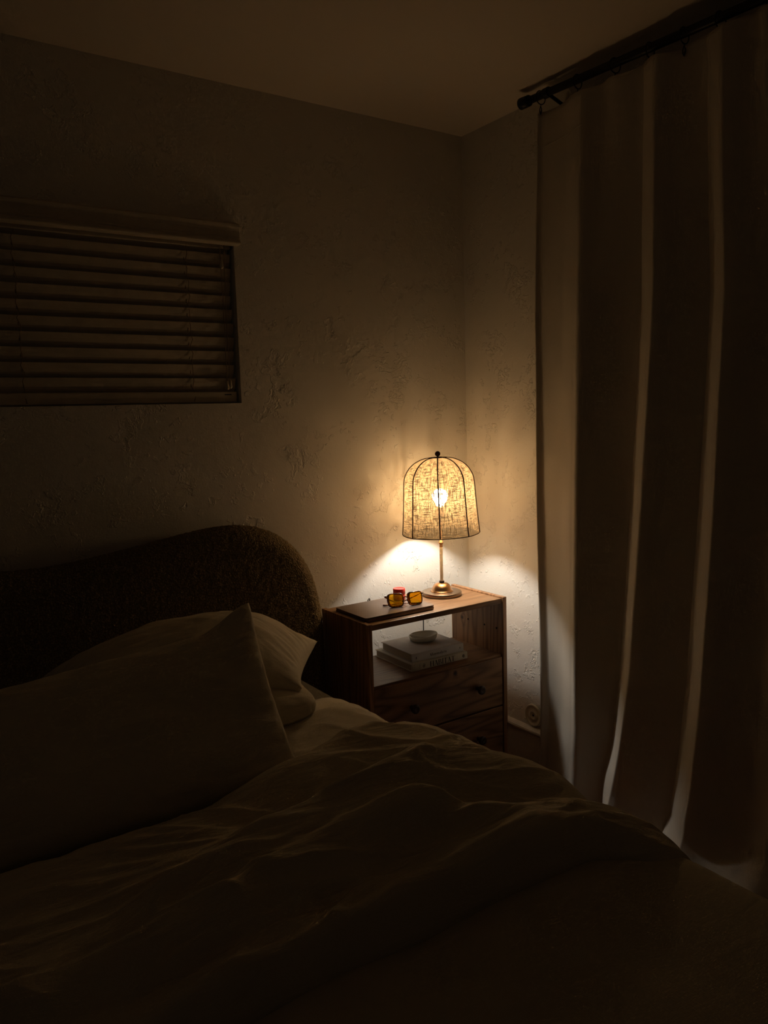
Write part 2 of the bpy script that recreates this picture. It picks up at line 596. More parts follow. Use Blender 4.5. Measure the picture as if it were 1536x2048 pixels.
def bed():
    r = empty('bed', (-1.72, -1.2, 0), 'upholstered bed with a wavy nubby brown headboard against the wall', 'bed')
    loc = Vector((-1.72, -1.2, 0))
    half = [(-.778, .16), (-.776, .30), (-.7745, .45), (-.775, .56), (-.7765, .627), (-.781, .70), (-.793, .765), (-.811, .83), (-.834, .88), (-.864, .925),
            (-.900, .962), (-.945, .994), (-.995, 1.017), (-1.05, 1.031), (-1.11, 1.037), (-1.19, 1.034), (-1.28, 1.023), (-1.383, 1.008), (-1.50, .990), (-1.62, .977), (-1.72, .972)]
    P = [Vector((x, 0, z)) for x, z in half] + [Vector((-3.44 - x, 0, z)) for x, z in half[-2::-1]]
    # resample evenly
    fine = [catmull(P, t * .05) for t in range(20 * (len(P) - 1) + 1)]
    L = [0]
    for a, b in zip(fine[:-1], fine[1:]): L.append(L[-1] + (b - a).length)
    nu = 620
    outl = []
    j = 0
    for i in range(nu + 1):
        d = L[-1] * i / nu
        while j < len(L) - 2 and L[j + 1] < d: j += 1
        f = (d - L[j]) / max(1e-9, L[j + 1] - L[j])
        outl.append(fine[j].lerp(fine[j + 1], min(1, f)))
    nv = 84
    rad = .068
    rows = []
    coarse = outl[::6]
    for i in range(nu + 1):
        p = outl[i]
        q = Vector((max(-2.30, min(-1.14, p.x * .62 - 1.72 * .38)), 0, .16 + (p.z - .16) * .25))
        row = []
        d0 = (outl[min(i + 1, nu)] - outl[max(i - 1, 0)]).normalized()
        nrm_out = Vector((-d0.z, 0, d0.x))
        if nrm_out.dot(p - q) < 0: nrm_out = -nrm_out
        for k in range(nv + 1):
            if k <= 30:                                     # rounded edge, back to front
                th = PI * k / 30 * .5 + 0
                a = PI * (k / 30.0)
                inset = rad * (1 - math.sin(a)) if a > PI / 2 else rad * (1 - math.sin(a)) * .6
                y = -.088 + rad * math.cos(a)
                pt = p - nrm_out * inset
                pt = Vector((pt.x, y, pt.z))
                out = Vector((nrm_out.x * math.sin(a), -math.cos(a) * -1 if False else math.cos(a), nrm_out.z * math.sin(a)))
            else:
                s = ((k - 30) / (nv - 30)) ** 1.15
                pt = (p - nrm_out * rad).lerp(q, s)
                pt = Vector((pt.x, -.088 - rad - .014 * math.sin(min(1, s * 2) * PI / 2), pt.z))
                out = Vector((0, -1, 0))
            n_ = N(pt.x * 95, pt.y * 95, pt.z * 95) * .0028 + N(pt.x * 190, pt.y * 190, pt.z * 190 + 5) * .0018
            pt = pt + out * n_
            row.append(pt - loc)
        rows.append(row)
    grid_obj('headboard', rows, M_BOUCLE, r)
    box('bed_base', BX0 + .02 + 1.72, BX1 - .03 + 1.72, -2.26 + 1.2, -.19 + 1.2, .10, .32, M_BOUCLE, r, bev=.02, seg=3)
    for x in (BX0 + .12, BX1 - .12):
        for y in (-2.15, -.35):
            lathe('leg', [(.02, 0), (.03, .10)], M_KNOB, r, 20, (x + 1.72, y + 1.2, 0))
    return r


bed()

# mattress in its fitted sheet (soft upper edge, pillow dent)
def mattress():
    rows = []
    nx, ny = 120, 150
    y0, y1 = -.185, -2.22
    for i in range(ny + 1):
        y = y0 + (y1 - y0) * i / ny
        row = []
        for j in range(nx + 1):
            s = j / nx
            # across: left side up, top, right side down
            w = BX1 - BX0; hgt = .26; R = .13
            tot = w + 2 * hgt
            d = s * tot
            if d < hgt: x, z, n_ = BX0, BZ - hgt + d, 0
            elif d > hgt + w: x, z, n_ = BX1, BZ - (d - hgt - w), 0
            else: x, z, n_ = BX0 + d - hgt, BZ, 1
            # round the top edges
            for e, sg in ((BX0, 1), (BX1, -1)):
                dx = (x - e) * sg
                if dx < R and z > BZ - R:
                    a, b = R - dx, z - (BZ - R)
                    if n_: b = R
                    else: a = R
                    l = math.hypot(a, b)
                    m_ = max(abs(a), abs(b))
                    a, b = a * m_ / l, b * m_ / l
                    x = e + sg * (R - a); z = BZ - R + b
            if z > BZ - .05:
                z += .006 * N(x * 5, y * 5, 1) + .010 * max(0, .55 - abs(N(x * 6 + 2 * N(x * 3, y * 3), y * 9 + x * 5, 4)) * 3)
                z += .022 * math.exp(-((x + 1.14) / .12) ** 2 - ((y + .80) / .14) ** 2) - .055 * sstep(-.70, -.48, y)
            yy = y
            end = min(i, ny - i) / ny * abs(y1 - y0)
            if end < .05: z = min(z, BZ - .05 + math.sqrt(max(0, .05 ** 2 - (.05 - end) ** 2)) if z > BZ - .05 else z)
            row.append((x, yy, z))
        rows.append(row)
    o = grid_obj('mattress', rows, M_SHEET, None)
    me = o.data
    bm = bmesh.new(); bm.from_mesh(me)
    es = [e for e in bm.edges if e.is_boundary]
    bmesh.ops.holes_fill(bm, edges=es, sides=0)
    bm.to_mesh(me); bm.free()
    return meta(o, 'thick mattress in a cream fitted sheet, bare patch right of the pillows', 'mattress')


mattress()


# quilts that lie over the bed and drop over its right side
def drape_section(s, topw, R, xr):
    """arc-length s from the left; returns x, z offset from the top plane and outward normal (nx, nz)."""
    flat = topw
    if s < flat: return xr - R - (flat - s), 0.0, 0.0, 1.0
    a = (s - flat) / R
    if a < PI / 2: return xr - R + R * math.sin(a), -R + R * math.cos(a), math.sin(a), math.cos(a)
    return xr, -R - (s - flat - R * PI / 2), 1.0, 0.0


def ridge(y, yc, w1, w2):
    """asymmetric smooth ridge, w1 towards the wall (+y), w2 towards the foot"""
    d = y - yc
    w = w1 if d > 0 else w2
    return math.exp(-(d / w) ** 2)


def duvet_height(x, y):
    """height of the rumpled duvet above the sheet"""
    ys = interp([(-2.6, -1.15), (-1.62, -1.13), (-1.45, -1.06), (-1.28, -.995), (-1.17, -.965), (-1.08, -.95), (-.95, -.95)], x) + .008 * N(x * 9, 3)
    ye = -1.652 + .012 * N(x * 4, 7) - .10 * sstep(-1.16, -1.0, x)
    t1 = (ys - y); t2 = (y - ye)
    loft = .060 * sstep(0, .11, t1) ** .8 * (1 if t2 > 0 else 0)
    end = math.sqrt(max(0, 1 - (1 - min(1, max(0, t2) / .03)) ** 2))
    base = (.008 + loft)
    wv = .03 * N(x * 2.2, y * 1.5, 9)
    xx = x + .1
    h = base
    e = sstep(-2.5, -1.0, x)
    # long folds running across the bed
    h += .020 * ridge(y, interp([(-1.75, -1.17), (-1.45, -1.12), (-1.25, -1.075), (-1.10, -1.12), (-1.0, -1.20)], x) + wv * .3, .05, .10)
    h += .056 * ridge(y, interp([(-1.9, -1.46), (-1.50, -1.37), (-1.27, -1.315), (-1.12, -1.33), (-1.0, -1.40)], x) + wv * .3, .030, .11) * sstep(-2.1, -1.5, x)
    h -= (.026 * sstep(-1.8, -1.4, x) + .014 * sstep(-1.25, -1.02, x)) * ridge(y, interp([(-1.75, -1.30), (-1.3, -1.255), (-1.0, -1.275)], x), .035, .025)
    h += (.024 + .022 * math.exp(-((x + 1.36) / .12) ** 2)) * ridge(y, interp([(-1.75, -1.52), (-1.50, -1.455), (-1.36, -1.46), (-1.22, -1.55), (-1.0, -1.60)], x), .022, .07)
    h -= .014 * ridge(y, interp([(-1.75, -1.585), (-1.4, -1.545), (-1.25, -1.49), (-1.0, -1.52)], x), .03, .02)
    h += .018 * ridge(y, interp([(-1.9, -1.66), (-1.35, -1.607), (-1.2, -1.615), (-1.0, -1.67)], x), .02, .05)
    # crumples of washed linen
    wx = N(x * 3.0, y * 3.0, 2) * .22; wy = N(x * 3.0 + 7, y * 3.0, 5) * .055
    n1 = 1 - abs(N((x + wx * 1.6) * 4.2, (y + wy * 1.8 + .10 * x) * 14, 3)) * 2
    n2 = 1 - abs(N((x + wx) * 9.0, (y + wy - .12 * x) * 42, 8)) * 2
    n3 = N((x + wx) * 22, (y + wy) * 70, 1)
    am = .55 + .9 * max(0, N(x * 3.1, y * 4.1, 12) + .25)
    h += am * (.013 * max(0, n1) ** 2 + .0026 * max(0, n2) ** 2 + .0007 * n3)
    h += .013 * N(x * 5, y * 7, 21)
    h *= 1 - .38 * sstep(-1.30, -1.0, x)
    h = max(.004, h)
    return (.004 + (h - .004) * end) if t2 > 0 else -.02, ys, ye


def duvet():
    rows = []
    topw = 1.40; R = .150; xr = -.940; drop = .42
    total = topw + R * PI / 2 + drop - R
    nx, ny = 430, 230
    for i in range(ny + 1):
        v = i / ny
        row = []
        for j in range(nx + 1):
            s = total * j / nx
            x, dz, ax, az = drape_section(s, topw, R, xr)
            xx = min(x, -.95) + max(0, s - topw) * .25
            _, ys, ye = duvet_height(xx, -1.3)
            y = ys + (ye - ys) * v
            h, _, _ = duvet_height(xx, y - 1e-5 if v == 0 else y + 1e-5)
            if v in (0.0, 1.0): h = .003
            f = ax * .45
            hh = h * (1 - .35 * ax)
            side = .012 * N(y * 7, (BZ + dz) * 2, 3) * ax + .010 * math.sin(y * 26) * ax * sstep(-.1, -.4, dz)
            row.append((x + ax * (hh + side), y, BZ + .004 + dz + az * hh))
        rows.append(row)
    o = grid_obj('duvet', rows, M_DUVET)
    so = o.modifiers.new('s', 'SOLIDIFY'); so.thickness = .004; so.offset = -1
    return meta(o, 'rumpled washed-linen duvet bunched in folds across the middle of the bed', 'duvet')


duvet()


def bedspread():
    rows = []
    topw = 1.40; R = .085; xr = -.957; drop = .48
    total = topw + R * PI / 2 + drop - R
    nx, ny = 200, 140
    ys, ye = -1.575, -2.30
    for i in range(ny + 1):
        v = i / ny
        y = ys + (ye - ys) * v
        row = []
        for j in range(nx + 1):
            s = total * j / nx
            x, dz, ax, az = drape_section(s, topw, R, xr)
            h = .014 + .010 * N(x * 2.0, y * 2.4, 3) + .0025 * N(x * 7, y * 11, 6) + .006 * sstep(-1.62, -1.78, y)
            if v < .03: h *= v / .03
            side = .012 * math.sin(y * 17 + 1) * ax * sstep(-.08, -.4, dz)
            zz = BZ + .003 + dz + az * h
            yy = y
            if v > .93:
                a = (v - .93) / .07 * PI / 2
                zz -= .05 * (1 - math.cos(a))
            row.append((x + ax * (h * .6 + side), yy, zz))
        rows.append(row)
    o = grid_obj('bedspread', rows, M_SPREAD)
    so = o.modifiers.new('s', 'SOLIDIFY'); so.thickness = .003; so.offset = -1
    return meta(o, 'smooth brown bedspread over the foot of the bed, beyond the duvet edge', 'bedspread')


bedspread()


# ---------------------------------------------------------------- pillows
def pillow(name, A, B, C, D, thick, label, mat, seed=0, pinch=.06, wr=.010, edge_r=.0, belly=(0, 0), up=None, bend=None, power=.42, corner=0.0):
    """A,B,C,D: the corners (u,v)=(1,1),(1,-1),(-1,-1),(-1,1)."""
    A, B, C, D = map(Vector, (A, B, C, D))
    n = 90
    nrm = ((A - C).cross(D - B)).normalized()
    if up is not None and nrm.dot(Vector(up)) < 0: nrm = -nrm
    cen = (A + B + C + D) / 4

    def pt(u, v, side):
        # pull the edges in between the corners
        uu = u * (1 - pinch * (1 - v * v) * (abs(u) ** 3))
        vv = v * (1 - pinch * 1.1 * (1 - u * u) * (abs(v) ** 3))
        k_ = 1 - corner * (u * u * v * v) ** 4
        uu *= k_; vv *= k_
        a = (1 + uu) / 2; b = (1 + vv) / 2
        p = (C * (1 - a) + B * a) * (1 - b) + (D * (1 - a) + A * a) * b
        e = max(0, (1 - u * u)) * max(0, (1 - v * v))
        t = thick * (e ** power)
        # seam gathers that fade inwards
        du = 1 - abs(u); dv = 1 - abs(v)
        g = math.exp(-du * 8) * N(v * 10, seed + 3 + du * 3, side) + math.exp(-dv * 8) * N(u * 13, seed + 9 + dv * 3, side)
        w = N(u * 2.5 + seed, v * 2.5, side * 3) * .9 + abs(N(u * 5 + N(v * 3, seed) * 1.2, v * 4 + seed, 4)) * .6
        t += wr * w * min(1, e * 5) + .012 * g * min(1, e * 9)
        p = p + nrm * side * t
        if bend: p = bend(p, u, v)
        return p
    us = [math.sin(PI / 2 * (-1 + 2 * i / n)) * .35 + (-1 + 2 * i / n) * .65 for i in range(n + 1)]
    verts, faces, idx = [], [], {}
    for side in (1, -1):
        for i, v in enumerate(us):
            for j, u in enumerate(us):
                edge = i in (0, n) or j in (0, n)
                if side == -1 and edge:
                    idx[(side, i, j)] = idx[(1, i, j)]
                else:
                    idx[(side, i, j)] = len(verts)
                    verts.append(pt(u, v, side) - cen)
        for i in range(n):
            for j in range(n):
                f = [idx[(side, i, j)], idx[(side, i, j + 1)], idx[(side, i + 1, j + 1)], idx[(side, i + 1, j)]]
                faces.append(f if side == 1 else f[::-1])
    me = bpy.data.meshes.new(name)
    me.from_pydata(verts, [], faces)
    me.materials.append(mat)
    me.polygons.foreach_set('use_smooth', [True] * len(me.polygons))
    me.update()
    o = link(bpy.data.objects.new(name, me))
    o.location = cen
    return meta(o, label, 'pillow')


# lowest, lying flat on the sheet
pillow('pillow', (-1.10, -.40, .640), (-1.168, -.80, .638), (-1.90, -.83, .650), (-1.90, -.38, .650), .068,
       'small pale pillow corner poking out low, squashed beneath the two others', M_PILLOW, 2, .03, .006, up=(0, 0, 1), power=.33, corner=.09)


# middle one, resting against the headboard
def bend_mid(p, u, v): return p + Vector((0, 0, -.055 * sstep(.45, 1.0, u) + .02 * (1 - u * u)))


pillow('pillow', (-.962, -.40, .740), (-1.20, -.74, .735), (-1.78, -.70, .70), (-1.75, -.28, .705), .118,
       'cream pillow with one pointed corner, leaning back against the nubby headboard', M_PILLOW, 5, .07, .008, up=(0, 0, 1), bend=bend_mid, power=.45)


# big one in front, standing propped
def bend_front(p, u, v): return p + Vector((0, 0, -.052 * sstep(1.0, .70, u) * (1 + v) / 2))


pillow('pillow', (-1.350, -.780, .945), (-1.395, -1.105, .634), (-2.34, -1.13, .628), (-2.34, -.84, .885), .080,
       'largest cream pillow propped up in front, its pointed top corner facing the lamp', M_PILLOW, 9, .035, .013, up=(0, -1, .5), bend=bend_front, power=.40, corner=.012)


# ---------------------------------------------------------------- nightstand
NX0, NX1, NY0, NY1, NZ = -.769, -.151, -.393, -.089, .700


def nightstand():
    r = empty('nightstand', (-.46, -.24, 0), 'brown stained wooden nightstand with open shelf and two drawers, in the corner', 'nightstand')
    o_ = Vector((-.46, -.24, 0))

    def bx(name, x0, x1, y0, y1, z0, z1, m, par=None, bev=.0015, seg=2):
        ob = box(name, x0, x1, y0, y1, z0, z1, m, None, bev, seg)
        ob.parent = par or r
        if par is None: ob.matrix_parent_inverse = Matrix.Translation(-o_)
        return ob
    t = .018
    bx('side_panel', NX0, NX0 + t, NY0, NY1, 0, NZ, M_WOOD_Z)
    bx('side_panel', NX1 - t, NX1, NY0, NY1, 0, NZ + .001, M_WOOD_Z)
    bx('top_board', NX0 + t + .0005, NX1 - t - .0008, NY0 + .006, NY1, NZ - .024, NZ - .004, M_WOOD_X, bev=.002)
    bx('shelf_board', NX0 + t + .0005, NX1 - t - .0005, NY0 + .012, NY1, .463, .481, M_WOOD_X)
    bx('bottom_board', NX0 + t + .0005, NX1 - t - .0005, NY0 + .015, NY1, .06, .078, M_WOOD_X)
    bx('plinth_rail', NX0 + t + .0005, NX1 - t - .0005, NY0 + .02, NY0 + .038, 0.02, .06, M_WOOD_X)
    for z0, z1, kz, m in ((.287, .4735, .378, M_DRAWER), (.090, .281, .186, M_DRAWER2)):
        d = bx('drawer', NX0 + t + .0025, NX1 - t - .0025, NY0 + .004, NY0 + .022, z0, z1, m, bev=.002)
        bmb = bmesh.new()
        add_box(bmb, NX0 + t + .012, NX1 - t - .012, NY0 + .0225, NY1 - .012, z0 + .012, z0 + .024)
        add_box(bmb, NX0 + t + .012, NX0 + t + .024, NY0 + .0225, NY1 - .012, z0 + .024, z1 - .03)
        add_box(bmb, NX1 - t - .024, NX1 - t - .012, NY0 + .0225, NY1 - .012, z0 + .024, z1 - .03)
        add_box(bmb, NX0 + t + .024, NX1 - t - .024, NY1 - .024, NY1 - .012, z0 + .024, z1 - .03)
        mesh_obj('drawer_box', bmb, M_WOOD_X, d)
        for kx in (-.597, -.297):
            prof = [(.0075, 0), (.0070, .010), (.0085, .015), (.0155, .020), (.0170, .026), (.0150, .031), (.0100, .0335), (.006, .0315), (0, .031)]
            k = lathe('knob', prof, M_KNOB, None, 28)
            k.parent = d
            k.matrix_local = Matrix.Translation((kx, NY0 + .004, kz)) @ Matrix.Rotation(PI / 2, 4, 'X')
    for y, z in ((-.191, .578), (-.288, .576), (-.356, .576)):
        h = lathe('peg_hole', [(.0035, 0), (.0035, .0012), (0, .0012)], M_HOLE, None, 16)
        h.parent = r
        h.matrix_local = Matrix.Translation(Vector((NX1 - t + .0002, y, z)) - o_) @ Matrix.Rotation(-PI / 2, 4, 'Y')
    return r


nightstand()
TZ = NZ - .004                           # upper face of the top board


# ---------------------------------------------------------------- table lamp
def lamp():
    lx, ly = LAMP_XY
    r = empty('table_lamp', (lx, ly, TZ), 'lit brass table lamp with a domed ribbed linen shade on the nightstand', 'lamp')
    lathe('base', [(.067, 0), (.0738, .0012), (.0752, .003), (.0752, .0138), (.074, .0152), (.070, .0155), (.040, .0155)], M_BRASS_DK, r, 72)
    lathe('dome', [(.0445, .0152), (.0440, .0175), (.0405, .0195), (.0385, .0225), (.0365, .029), (.033, .036), (.0275, .0425), (.020, .0470), (.0115, .0488), (.0095, .0490)], M_BRASS, r, 64)
    lathe('collar', [(.0095, .0485), (.0098, .0540), (.0088, .0555), (.0062, .0560)], M_DARK, r, 32)
    prof = [(.0062, .0555)]
    z = .0565
    while z < .186:
        prof += [(.0056, z), (.0066, z + .0008), (.0066, z + .0020), (.0056, z + .0028)]
        z += .0030
    lathe('stem', prof, M_CORDWRAP, r, 24)
    lathe('neck', [(.0066, .186), (.0068, .196), (.0088, .1985), (.0095, .2020), (.0088, .2055), (.0060, .208), (.0058, .300)], M_BRASS, r, 28)
    lathe('socket', [(.0060, .300), (.014, .302), (.0155, .306), (.0155, .338), (.013, .341)], M_BRASS, r, 28)
    bz = BULB_Z - TZ
    bp = [(0.012, -.040), (.013, -.030), (.020, -.020), (.0265, -.010), (.029, .002), (.0275, .013), (.022, .0225), (.013, .0285), (0, .0305)]
    lathe('light_bulb', [(a, b + bz + .006) for a, b in bp], M_BULB, r, 20)

    # domed shade, eight panels; tilted a touch
    S = bpy.data.objects.new('lamp_shade', None)
    prof = [(.0225, .5255), (.030, .5252), (.040, .5245), (.052, .5225), (.066, .5180), (.080, .5115), (.092, .5040), (.104, .4935), (.114, .4815),
            (.122, .4675), (.1275, .4540), (.1305, .4380), (.1325, .4150), (.1340, .3860), (.1365, .3450), (.1393, .3050), (.1425, .2650), (.1450, .2380)]
    P = [Vector((a, b, 0)) for a, b in prof]
    fine = [catmull(P, k * .25) for k in range(4 * (len(P) - 1) + 1)]
    arc = [0]
    for a, b in zip(fine[:-1], fine[1:]): arc.append(arc[-1] + (b - a).length)
    rib0 = math.atan2(-.823, -.554) - .095
    seg = 160

    def rr(rad, ang):
        # cloth between two ribs sits slightly flatter than the arc
        ph = ((ang - rib0) / (PI / 4)) % 1.0
        return rad * (1 - .022 * math.sin(ph * PI) * min(1, rad / .12))
    rows = []
    tilt = Matrix.Translation((0, 0, .30)) @ Matrix.Rotation(math.radians(1.3), 4, Vector((-.554, -.823, 0))) @ Matrix.Translation((0, 0, -.30))
    for f in fine:
        rows.append([tilt @ Vector((rr(f.x, 2 * PI * k / seg + rib0) * math.cos(2 * PI * k / seg + rib0), rr(f.x, 2 * PI * k / seg + rib0) * math.sin(2 * PI * k / seg + rib0), f.y)) for k in range(seg)])
    circ = 2 * PI * .135
    sh = grid_obj('shade', rows, M_SHADE, r, closed_u=True, uvs=lambda a, b: (circ * b / seg + .013 * (b * 8 // seg), arc[min(a, len(arc) - 1)]))
    for q in range(8):
        a = rib0 + q * PI / 4
        pts = [tilt @ Vector(((f.x + .0008) * math.cos(a), (f.x + .0008) * math.sin(a), f.y + .0004)) for f in fine[2::2]]
        pts.append(tilt @ Vector((.1458 * math.cos(a), .1458 * math.sin(a), .238)))
        tube('rib', pts, .0023, M_DARK, r, 8).parent = sh
    pts = [tilt @ Vector((rr(.1455, 2 * PI * k / 96 + rib0) * math.cos(2 * PI * k / 96 + rib0), rr(.1455, 2 * PI * k / 96 + rib0) * math.sin(2 * PI * k / 96 + rib0), .238)) for k in range(96)]
    tube('rim_binding', pts, .0016, M_DARK, r, 8, closed=True).parent = sh
    cap = lathe('top_cap', [(.0245, .5240), (.0245, .5275), (.018, .5290), (.004, .5300)], M_DARK, None, 40)
    cap.parent = r; cap.matrix_local = tilt
    fin = lathe('finial', [(.0035, .5295), (.0035, .5315)] + [(.0102 * math.sin(t), .5405 - .0102 * math.cos(t)) for t in [PI * k / 16 for k in range(3, 17)]], M_DARK, None, 32)
    fin.parent = r; fin.matrix_local = tilt
    tube('harp', [tilt @ Vector((.004, 0, .335)), tilt @ Vector((.036, 0, .36)), tilt @ Vector((.042, 0, .41)), tilt @ Vector((.036, 0, .47)), tilt @ Vector((.012, 0, .52)), tilt @ Vector((0, 0, .53))], .0012, M_BRASS, r, 8)
    tube('harp', [tilt @ Vector((-.004, 0, .335)), tilt @ Vector((-.036, 0, .36)), tilt @ Vector((-.042, 0, .41)), tilt @ Vector((-.036, 0, .47)), tilt @ Vector((-.012, 0, .52)), tilt @ Vector((0, 0, .53))], .0012, M_BRASS, r, 8)
    # cord over the back edge of the nightstand
    c = [(.0, .068, .005), (.003, .090, .0035), (.006, .1045, .0030), (.008, .1120, .0), (.009, .1150, -.010), (.010, .1330, -.06), (.008, .136, -.20), (.004, .137, -.40), (.0, .14, -.55), (-.03, .15, -.66)]
    P = [Vector(a) for a in c]
    tube('power_cord', [catmull(P, k * .2) for k in range(5 * (len(P) - 1) + 1)], .0022, M_CABLE, r, 8)
    return r


lamp()


# ---------------------------------------------------------------- things on the nightstand
def laptop():
    x0, x1, y0, y1 = -.751, -.457, -.355, -.150
    cx, cy = (x0 + x1) / 2, (y0 + y1) / 2
    r = empty('laptop', (cx, cy, TZ), 'closed dark laptop lying on the nightstand under the sunglasses', 'laptop')

    def slab(name, z0, z1, inset, m, bev):
        bm = bmesh.new()
        rad = .013; w, d = (x1 - x0) / 2 - inset, (y1 - y0) / 2 - inset
        pts = []
        for sx, sy, a0 in ((1, 1, 0), (-1, 1, PI / 2), (-1, -1, PI), (1, -1, 1.5 * PI)):
            for k in range(9):
                a = a0 + PI / 2 * k / 8
                pts.append((sx * (w - rad) + rad * math.cos(a), sy * (d - rad) + rad * math.sin(a)))
        lo = [bm.verts.new((x, y, z0)) for x, y in pts]; hi = [bm.verts.new((x, y, z1)) for x, y in pts]
        n = len(pts)
        bm.faces.new(lo[::-1]); top = bm.faces.new(hi)
        for k in range(n): bm.faces.new((lo[k], lo[(k + 1) % n], hi[(k + 1) % n], hi[k]))
        es = [e for e in bm.edges if abs(e.verts[0].co.z - e.verts[1].co.z) < 1e-6]
        bmesh.ops.bevel(bm, geom=es, offset=bev, segments=2, profile=.5, affect='EDGES')
        return mesh_obj(name, bm, m, r)
    slab('base', .0015, .0105, 0.0, M_LAPTOP, .0018)
    slab('lid', .0110, .0165, 0.0004, M_LAPTOP, .0012)
    for sx in (-1, 1):
        for sy in (-1, 1):
            lathe('rubber_foot', [(.007, 0), (.007, .0015)], M_RUBBER, r, 16, (sx * .12, sy * .085, 0))
    return r


laptop()
LZ = TZ + .0165
t = tube('charging_cable', [catmull([Vector(p) for p in ((-.600, -.1385, TZ + .006), (-.590, -.120, TZ + .010), (-.575, -.102, TZ + .0095), (-.562, -.088, TZ + .006), (-.556, -.078, TZ - .02), (-.556, -.070, TZ - .12), (-.553, -.068, TZ - .40), (-.55, -.06, .06))], k * .2) for k in range(36)], .0024, M_CABLE, None, 8)
meta(t, 'thin black cable looping off the nightstand behind the laptop', 'cable')


def candle():
    r = empty('candle', (-.506, -.203, LZ), 'small round red candle standing behind the amber sunglasses', 'candle')
    lathe('wax', [(.0212, 0), (.0218, .0008), (.0218, .0205), (.0212, .0212)], M_CANDLE, r, 48)
    lathe('lid', [(.0218, .0214), (.0225, .0218), (.0225, .0405), (.0218, .0418), (.0205, .0422), (.0195, .0412), (0, .0412)], M_CANDLE, r, 48)
    return r


candle()


def sunglasses():
    # local frame: x across the face, z up the lens, y behind; origin bridge bottom
    A = Vector((-.616, -.288, LZ)); B = Vector((-.479, -.323, LZ))
    cen = (A + B) / 2
    ang = math.atan2(B.y - A.y, B.x - A.x)
    r = empty('sunglasses', cen, 'tortoiseshell sunglasses with square amber lenses lying on the laptop', 'sunglasses', rot=(0, 0, ang))
    tilt = Matrix.Rotation(-.30, 4, 'X')

    def outline(sx, grow, n=48):
        pts = []
        for k in range(n):
            a = 2 * PI * k / n
            ca, sa = math.cos(a), math.sin(a)
            e = 2 / 4.6
            x = math.copysign(abs(ca) ** e, ca) * (.0285 + grow)
            z = math.copysign(abs(sa) ** e, sa) * (.0222 + grow)
            if z < 0: x *= 1 - .10 * (-z / .022)          # narrower towards the cheek
            if ca * sx < 0: x *= .97
            xo = sx * .0365 + x
            z += .0015 * (xo * sx / .06)
            yy = .000 + .10 * abs(xo) * abs(xo) / .07 * 1.0
            pts.append(Vector((xo, yy, z + .0245)))
        return pts
    fr = bmesh.new()
    for sx in (-1, 1):
        add_tube(fr, [tilt @ p for p in outline(sx, .0008)], .0019, 8, closed=True)
    add_tube(fr, [tilt @ Vector(p) for p in ((-.0090, .0002, .0300), (-.005, -.0006, .0335), (0, -.001, .0345), (.005, -.0006, .0335), (.0090, .0002, .0300))], .0020, 8)
    for sx in (-1, 1):
        add_tube(fr, [tilt @ Vector((sx * .0650, .0062, .0400)), tilt @ Vector((sx * .0700, .0078, .0410)), tilt @ Vector((sx * .0725, .0120, .0405))], [.0026, .0030, .0026], 8)
        add_tube(fr, [tilt @ Vector((sx * .0105, .001, .022)), tilt @ Vector((sx * .0085, .006, .019))], [.0016, .0022], 8)
    bmesh.ops.recalc_face_normals(fr, faces=fr.faces)
    mesh_obj('frame', fr, M_TORT, r, True)
    for sx in (-1, 1):
        bm = bmesh.new()
        o_ = outline(sx, -.0004)
        c = sum(o_, Vector()) / len(o_)
        fa, fb = [], []
        for d, st in ((0, fa), (.0012, fb)):
            ring = [bm.verts.new(tilt @ (p + Vector((0, d, 0)))) for p in o_]
            mid = [bm.verts.new(tilt @ (p.lerp(c, .5) + Vector((0, d - .0012, 0)))) for p in o_]
            cc = bm.verts.new(tilt @ (c + Vector((0, d - .0018, 0))))
            for k in range(len(o_)):
                k2 = (k + 1) % len(o_)
                bm.faces.new((ring[k], ring[k2], mid[k2], mid[k]))
                bm.faces.new((mid[k], mid[k2], cc))
            st += ring
        for k in range(len(o_)):
            k2 = (k + 1) % len(o_)
            bm.faces.new((fa[k], fb[k], fb[k2], fa[k2]))
        bmesh.ops.recalc_face_normals(bm, faces=bm.faces)
        mesh_obj('lens', bm, M_LENS, r, True)
    # arms folded behind the lenses
    pa = [tilt @ Vector((.0725, .0120, .0405)), Vector((.068, .027, .035)), Vector((.040, .030, .024)), Vector((.0, .031, .0105)), Vector((-.035, .031, .0045)), Vector((-.062, .034, .0030)), Vector((-.074, .040, .0030))]
    pb = [tilt @ Vector((-.0725, .0120, .0405)), Vector((-.069, .021, .033)), Vector((-.045, .0225, .019)), Vector((-.010, .0230, .0080)), Vector((.030, .0225, .0035)), Vector((.058, .0220, .0028)), Vector((.070, .0280, .0028))]
    for P in (pa, pb):
        pts = [catmull(P, k * .2) for k in range(5 * (len(P) - 1) + 1)]
        n = len(pts)
        tube('temple_arm', pts, [.0018 + .0010 * sstep(.55, .95, k / n) for k in range(n)], M_TORT, r, 8)
    return r


sunglasses()

